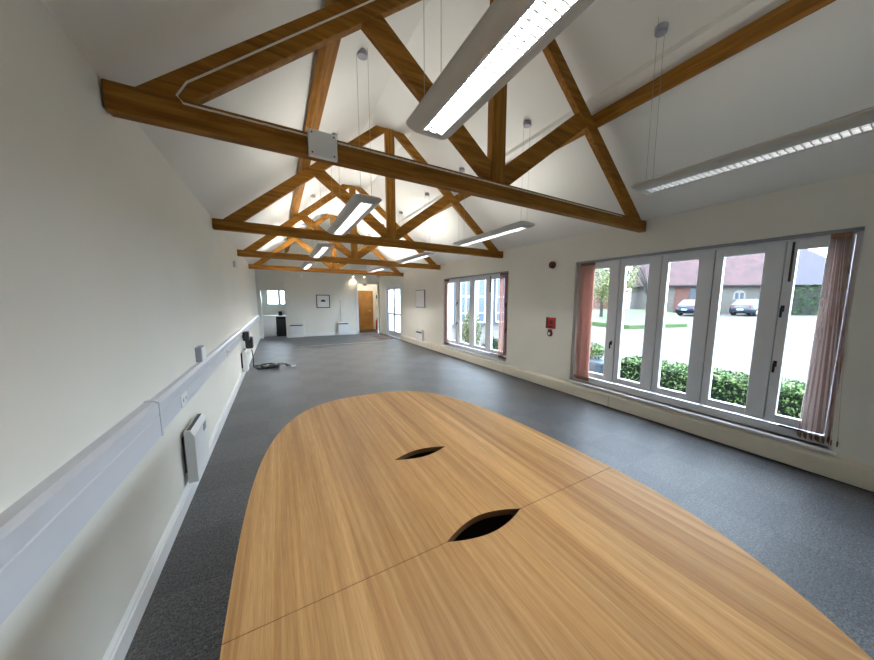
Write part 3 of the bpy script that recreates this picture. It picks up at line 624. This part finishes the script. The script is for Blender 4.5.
for i, (x, z) in enumerate(((3.67, 2.66), (4.15, 2.66))):
    t = thing('spotlight', ('left' if i == 0 else 'right')+' small warm spotlight on the back wall over the right doorway', 'light', (x, YB, z), 'warm spotlights on the back wall')
    b = MB(); b.cyl((0, 0, 0), (0, -.12, 0), .02); b.obj('arm', 'iron', t)
    b = MB(); b.cyl((0, -.12, .04), (0, -.14, -.05), .028, .04, 16); b.obj('lamp_shade', 'iron', t)
    b = MB(); b.cyl((0, -.139, -.050), (0, -.14, -.054), .033, n=16); b.obj('lamp', 'spot', t)
    if i == 0:
        l = bpy.data.lights.new('spot_beam', 'SPOT'); l.energy = 14; l.color = (1, .85, .62); l.spot_size = 1.9; l.spot_blend = .8; l.shadow_soft_size = .03
        lo = bpy.data.objects.new('spot_beam', l); C.objects.link(lo); lo.location = (x, YB-.15, z-.07); lo.rotation_euler = (.25, 0, 0)

# ------------------------------------------------------------------ conference table
TX, TS = 1.290, .828; TZ = .73
def half(y):
    dy = y-TS
    if dy >= 0: return .775*max(0, 1-(dy/1.80)**2.6)**(1/2.6)
    return .775*math.sqrt(max(0, 1-(dy/1.10)**2))
def arc(n, L, sgn, ex):
    pts = []
    for i in range(n+1):
        a = math.pi*i/n   # 0 = right edge at the seam, pi = left edge
        ca, sa = math.cos(a), math.sin(a)
        pts.append((TX+.775*math.copysign(abs(ca)**(2/ex), ca), TS+sgn*L*abs(sa)**(2/ex)))
    return pts
def lens(cx, cy, hx, hy, n=16, up=True):
    out = []
    for i in range(n+1):
        t_ = -1+2*i/n; out.append((cx+hx*t_, cy+(hy if up else -hy)*(1-abs(t_)**1.8)))
    return out
t = thing('conference_table', 'large oval pale oak conference table with two eye-shaped cable slots', 'table', (TX, TS, 0))
g = .0009
def top_piece(outer, holes, label):
    bm = bmesh.new(); es = []
    for loop in [outer]+holes:
        vs = [bm.verts.new((x-TX, y-TS, TZ)) for x, y in loop]; es += [bm.edges.new((vs[i], vs[(i+1) % len(vs)])) for i in range(len(vs))]
    res = bmesh.ops.triangle_fill(bm, edges=es, use_beauty=True)
    fs = [f_ for f_ in bm.faces]
    ext = bmesh.ops.extrude_face_region(bm, geom=fs)
    for v in [e for e in ext['geom'] if isinstance(e, bmesh.types.BMVert)]: v.co.z -= .025
    bmesh.ops.recalc_face_normals(bm, faces=bm.faces)
    me = bpy.data.meshes.new('tabletop'); bm.to_mesh(me); bm.free(); me.materials.append(M['table']); me.materials.append(M['table_edge'])
    for p in me.polygons:
        if abs(p.normal.z) < .5: p.material_index = 1
    o = bpy.data.objects.new('tabletop', me); C.objects.link(o); o.parent = t; o['label'] = label; return o
far = arc(84, 1.80, 1, 2.8); far = [(x, max(y, TS+g)) for x, y in far]
far += lens(TX+.005, TS+g, .165, .052, 16, True)
hole1 = lens(1.30, 1.438, .148, .043, 16, True)+lens(1.30, 1.438, .148, .043, 16, False)[::-1][1:-1]
top_piece(far, [hole1], 'far oak veneer section with a cable slot')
near = arc(60, 1.10, -1, 2.0); near = [(x, min(y, TS-g)) for x, y in near]
near += lens(TX+.005, TS-g, .165, .043, 16, False)
top_piece(near, [], 'near oak veneer section')
for cy in (TS, 1.438):
    b = MB(); y0, y1 = cy-TS-.08, cy-TS+.08
    b.box(-.2, y0, .60, .2, y1, .61); b.box(-.2, y0, .61, -.19, y1, .703); b.box(.19, y0, .61, .2, y1, .703); b.box(-.19, y0, .61, .19, y0+.008, .703); b.box(-.19, y1-.008, .61, .19, y1, .703)
    b.obj('cable_tray', 'dark', t)
for y in (-.6, 1.15):
    for x in (-.36, .36):
        b = MB(); b.box(x-.03, y-.24, .03, x+.03, y+.24, .703, .004); b.box(x-.05, y-.32, 0, x+.05, y+.32, .03, .004); b.obj('leg', 'table', t)
b = MB(); b.box(-.33, -.6+.1, .35, .33, -.6+.12, .70); b.box(-.33, 1.15-.12, .35, .33, 1.15-.1, .70); b.obj('modesty_panel', 'table', t)

# ------------------------------------------------------------------ outdoors
gz = lambda x: -.15+.0197*max(0, x-5)
b = MB(); v = [b.bm.verts.new(p) for p in ((W+.28, -60, -.15), (W+.28, 80, -.15), (120, 80, gz(120)), (120, -60, gz(120)))]; b.bm.faces.new(v)
v2 = [b.bm.verts.new((p.co.x, p.co.y, p.co.z-.5)) for p in v]; b.bm.faces.new(v2[::-1]); [b.bm.faces.new((v[i], v2[i], v2[(i+1) % 4], v[(i+1) % 4])) for i in range(4)]
st(b.obj('ground', 'gravel'), 'pale gravel drive outside the windows')
b = MB(); b.box(-30, 17.4, -.7, W+.28, 60, -.1); st(b.obj('ground_rear', 'grass'))

def leaves(bm, pos_fn, n, size):
    for _ in range(n):
        p, nr = pos_fn(); s_ = size*random.uniform(.6, 1.3)
        d = (Vector(nr)+Vector((random.uniform(-.8, .8), random.uniform(-.8, .8), random.uniform(-.5, 1)))).normalized()
        t1 = d.orthogonal().normalized(); t1 = Matrix.Rotation(random.uniform(0, 6.28), 3, d) @ t1; t2 = d.cross(t1)
        p = Vector(p); vs = [bm.verts.new(p-t1*s_), bm.verts.new(p+t2*s_*.45), bm.verts.new(p+t1*s_), bm.verts.new(p-t2*s_*.45)]; bm.faces.new(vs)
def hedge(x0, x1, y0, y1, z0, z1, n, size, label, m='leaf', core='core', rz=0, ctr=None, group=None, name='hedge'):
    cx, cy = (x0+x1)/2, (y0+y1)/2; hx, hy, H = (x1-x0)/2, (y1-y0)/2, z1-z0
    t = thing(name, label, 'hedge', (cx, cy, z0), group, rz)
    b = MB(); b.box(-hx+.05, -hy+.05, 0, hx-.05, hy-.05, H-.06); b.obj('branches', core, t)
    def pf():
        k = random.random()
        if k < .45: return (random.uniform(-hx, hx), random.uniform(-hy, hy), H-.05+random.uniform(-.04, .05)), (0, 0, 1)
        if k < .9:
            s_ = random.choice((-1, 1)); return (s_*(hx-.03+random.uniform(-.03, .03)), random.uniform(-hy, hy), random.uniform(.02, H)), (s_, 0, 0)
        s_ = random.choice((-1, 1)); return (random.uniform(-hx, hx), s_*(hy-.03), random.uniform(0, H)), (0, s_, 0)
    b = MB(); leaves(b.bm, pf, n, size); b.obj('foliage', m, t); return t
hedge(5.55, 6.15, -2.8, 2.95, -.15, .60, 26000, .028, 'low clipped green hedge outside the nearest long window')
def shrub(x, y, z, R_, H, n, size, label, m='leaf', name='shrub', cat='shrub', trunk=0, group=None, sparse=False):
    t = thing(name, label, cat, (x, y, z), group)
    b = MB(); b.cyl((0, 0, 0), (0, 0, max(trunk, .1)+H*.4), R_*.06+.01, R_*.03+.005, 8)
    for i in range(9 if not sparse else 26):
        a = random.uniform(0, 6.28); k = random.uniform(.25, .5) if not sparse else random.uniform(.1, .6); L = R_*random.uniform(.6, .95)
        p0 = Vector((0, 0, trunk+H*k*.6)); p1 = Vector((math.cos(a)*L*.5, math.sin(a)*L*.5, trunk+H*(k+.15))); p2 = Vector((math.cos(a)*L, math.sin(a)*L, trunk+H*min(.95, k+.35)))
        b.cyl(p0, p1, R_*.02+.004, R_*.012+.003, 5); b.cyl(p1, p2, R_*.012+.003, .004, 5)
        if sparse:
            for _ in range(4):
                q = p2+Vector((random.uniform(-.4, .4), random.uniform(-.4, .4), random.uniform(.1, .5)))*R_*.5; b.cyl(p1.lerp(p2, random.random()), q, R_*.006+.002, .003, 4)
    b.obj('trunk' if trunk else 'stems', 'bark', t)
    def pf():
        while True:
            q = Vector((random.uniform(-1, 1), random.uniform(-1, 1), random.uniform(-1, 1)))
            if .45 < q.length < 1: break
        k = 1+.18*math.sin(q.x*7+x)*math.cos(q.y*6+q.z*5)
        return (q.x*R_*k, q.y*R_*k, trunk+H/2+q.z*H/2*k), q
    if n: b = MB(); leaves(b.bm, pf, n, size); b.obj('foliage', m, t)
    return t
t = thing('planter', 'blue-grey box planter outside the far end of the nearest window', 'planter', (5.65, 3.55, -.15))
b = MB(); b.box(-.25, -.42, 0, .25, .35, .62, .02); b.obj('box', 'planter', t); b = MB(); b.box(-.28, -.45, .60, .28, .38, .66, .01); b.obj('rim', 'planter', t)
shrub(5.65, 3.5, .515, .25, .3, 900, .03, 'leafy plant growing in the blue-grey planter')
shrub(5.75, 5.75, -.15, .38, .75, 2600, .035, 'round green shrub outside the near end of the farther window', 'leaf_dark')
shrub(5.9, 6.9, -.15, .30, .7, 2000, .035, 'smaller green shrub outside the middle of the farther window', 'leaf_dark')
shrub(6.3, 8.6, -.15, .35, 1.5, 2500, .04, 'taller yellow-green shrub beyond the farther window', 'leaf_yellow')
# lawn verge
b = MB(); b.prism([(17.2, 9.4), (21, 8.2), (31, 13.2), (35, 17), (33, 30), (22, 30), (18, 20)], 'z', .03, .42); 
for v in b.bm.verts:
    if v.co.z > .1: v.co.z = gz(v.co.x)+.18+ (v.co.y-8)*.02
tag(b.obj('lawn', 'grass'), 'bright green grass verge across the gravel drive', 'lawn', kind='stuff')

# barn with tiled roof, set at an angle to the room
P0 = Vector((35.2, 15.9)); dirv = Vector((5.4, -5.5)).normalized(); nrm = Vector((dirv.y, -dirv.x))   # nrm points to the viewer
if nrm.dot(Vector((CAMX, 0))-P0) < 0: nrm = -nrm
rzb = math.atan2(dirv.y, dirv.x)
t = thing('barn', 'long flint and brick barn with a red clay tiled roof across the drive', 'barn', (P0.x, P0.y, .4), rz=rzb)
# local x along the front (dirv), local -y toward the viewer or not
sgn = -1 if Vector((-dirv.y, dirv.x)).dot(nrm) < 0 else 1     # +y local is left normal of dirv
def Yl(v): return v*sgn      # positive v toward the viewer
def bxl(b, x0, v0, z0, x1, v1, z1): a, c = sorted((Yl(v0), Yl(v1))); return b.box(x0, a, z0, x1, c, z1)
EZ = 2.90
b = MB(); bxl(b, -1.9, -6, -.6, 9.0, 0, EZ); wl = b.obj('wall', 'flint', t)
b = MB(); bxl(b, .6, -.02, -.5, 1.85, .03, EZ-.02); bxl(b, -1.9, -.02, -.5, -1.3, .03, EZ-.02); b.obj('brick_panel', 'brick', t)
b = MB(); bxl(b, 1.9, -.02, -.3, 3.9, .04, 2.6); b.obj('barn_door', 'paintblue', t)
b = MB(); bxl(b, 5.6, -.02, 1.45, 6.6, .04, 2.0); b.prism([(5.6, 2.0)]+[(6.1-.5*math.cos(i*math.pi/8), 2.0+.42*math.sin(i*math.pi/8)) for i in range(1, 8)]+[(6.6, 2.0)], 'y', *sorted((Yl(-.02), Yl(.04)))); fr = b.obj('arched_window', 'render', t)
b = MB(); bxl(b, 5.75, .03, 1.55, 6.03, .05, 2.15); bxl(b, 6.17, .03, 1.55, 6.45, .05, 2.15); b.obj('pane', 'paintblue', fr)
b = MB(); b.prism([(Yl(.45), EZ-.05), (Yl(.45), EZ+.03), (Yl(-3.2), EZ+4.1), (Yl(-6.5), EZ+.03), (Yl(-6.5), EZ-.05)], 'x', -2.3, 9.3); b.obj('roof', 'tiles', t)
b = MB(); bxl(b, -2.2, .42, EZ-.12, 9.2, .52, EZ-.02); b.obj('gutter', 'iron', t)
# second barn with a hipped roof
t = thing('outbuilding', 'farther outbuilding with a hipped blue-grey roof behind the dark hedge', 'building', (51, 10.6, .6), rz=rzb)
b = MB(); bxl(b, -3, -7, -.5, 9, 0, 2.4); b.obj('wall', 'render', t)
b = MB(); base = [(-3.3, Yl(.4), 2.4), (9.3, Yl(.4), 2.4), (9.3, Yl(-7.4), 2.4), (-3.3, Yl(-7.4), 2.4)]; rg = [(-.6, Yl(-3.5), 7.9), (3.2, Yl(-3.5), 7.6)]
V = [b.bm.verts.new(p) for p in base+rg]
for f_ in ((0, 1, 5, 4), (1, 2, 5), (2, 3, 4, 5), (3, 0, 4), (3, 2, 1, 0)): b.bm.faces.new([V[i] for i in f_])
b.obj('roof', 'slate', t)
t2 = hedge(-1.9+41.3, 1.9+41.3, 7.2-.7, 7.2+.7, .55, 2.6+.55, 5200, .16, 'dense dark green hedge in front of the blue-grey roofed outbuilding', 'leaf_dark', rz=rzb)
# brick garage wall and trees on the left
t = thing('garage', 'low red brick garage with a dark door behind the bare tree', 'garage', (32.9, 19.7, .6), rz=rzb)
b = MB(); bxl(b, -3.4, -5, -.4, .3, 0, 2.6); b.obj('wall', 'brick', t); b = MB(); bxl(b, -1.0, -.02, -.3, .3, .05, 1.9); b.obj('garage_door', 'paintblue', t)
b = MB(); b.prism([(Yl(.4), 2.6), (Yl(-2.5), 4.8), (Yl(-5.4), 2.6)], 'x', -3.7, .45); b.obj('roof', 'slate', t)
shrub(21.3, 13.9, .3, 2.0, 3.2, 2600, .11, 'pale green leafy tree seen through the leftmost pane of the nearest window', 'leaf_yellow', 'tree', 'tree', 1.15)
shrub(28.0, 16.6, .3, 1.5, 3.6, 1300, .12, 'yellow-green tree beside the bare tree on the verge', 'leaf_yellow', 'tree', 'tree', 1.7)
shrub(30.2, 15.3, .4, 1.7, 4.6, 0, .1, 'bare branched tree in front of the brick garage', 'leaf_yellow', 'tree', 'tree', 1.0, sparse=True)

def car(x, y, z, rz, paint, label):
    t = thing('car', label, 'car', (x, y, z), rz=rz, group='cars parked by the barn')
    hw = .86
    def ring(xx, w_, z0, z1): return [(xx, -w_, z0), (xx, -w_*1.0, z0+(z1-z0)*.55), (xx, -w_*.9, z1), (xx, w_*.9, z1), (xx, w_, z0+(z1-z0)*.55), (xx, w_, z0)]
    b = MB(); b.loft([ring(*a) for a in ((-2.1, .66, .38, .72), (-2.0, .80, .26, .86), (-1.5, hw, .22, .92), (-.5, hw, .22, .95), (.6, hw, .22, .93), (1.5, hw, .22, .86), (1.95, .78, .26, .74), (2.08, .62, .36, .62))]); body = b.obj('body', paint, t, True)
    b = MB(); b.loft([[(x0, -w_, .90), (x1, -w2, 1.42), (x1, w2, 1.42), (x0, w_, .90)] for x0, x1, w_, w2 in ((-1.9, -1.35, .74, .56), (-1.2, -.9, .80, .62), (.2, .1, .80, .62), (1.15, .45, .76, .58))]); gh = b.obj('cabin', 'dglass', t)
    b = MB(); b.box(-1.3, -.58, 1.40, .42, .58, 1.45, .02); b.obj('roof', paint, t)
    for sx in (-1.3, 1.3):
        for sy in (-1, 1):
            b = MB(); b.cyl((sx, sy*(hw-.2), .32), (sx, sy*(hw+.01), .32), .32, n=20); wh = b.obj('wheel', 'rubber', t); b = MB(); b.cyl((sx, sy*(hw+.0), .32), (sx, sy*(hw+.02), .32), .19, n=14); b.obj('hubcap', 'alu', wh)
    b = MB(); b.box(-2.09, -.72, .68, -1.98, -.5, .82); b.box(-2.09, .5, .68, -1.98, .72, .82); b.obj('tail_light', 'taillight', t)
    b = MB(); b.box(-2.11, -.22, .5, -2.07, .22, .59); b.obj('number_plate', 'whitep', t)
    return t
P = lambda s_, v: P0+dirv*s_+nrm*v
c1 = Vector((33.6, 12.55)); c2 = Vector((36.9, 9.75)); rc = -.12
car(c1.x, c1.y, gz(c1.x), rc, 'carblue', 'dark blue car parked in front of the barn door')
car(c2.x, c2.y, gz(c2.x), rc, 'cargrey', 'grey-blue car parked below the arched barn window')

# neighbouring wing seen through the farther window
t = thing('wing_building', 'adjoining pale building with tall dark white-framed windows outside the farther window', 'building', (6.6, 15.6, -.15))
b = MB(); b.box(0, 0, -.1, 8.8, 4, 3.6); b.obj('wall', 'wing', t)
b = MB(); b.prism([(-.4, 3.6), (2, 5.4), (4.4, 3.6)], 'x', -.3, 9.3); b.obj('roof', 'tiles', t)
for i in range(6):
    x0 = .45+i*1.42
    b = MB(); b.box(x0, -.03, .35, x0+1.1, 0, 3.3); f_ = b.obj('window', 'dglass', t)
    b = MB()
    for a in ((x0, .35, x0+.06, 3.3), (x0+1.04, .35, x0+1.1, 3.3), (x0+.52, .35, x0+.58, 3.3), (x0, 3.24, x0+1.1, 3.3), (x0, .35, x0+1.1, .42), (x0, 1.95, x0+1.1, 2.03), (x0, .95, x0+1.1, 1.0)): b.box(a[0], -.06, a[1], a[2], -.03, a[3])
    b.obj('glazing_bars', 'upvc', f_)
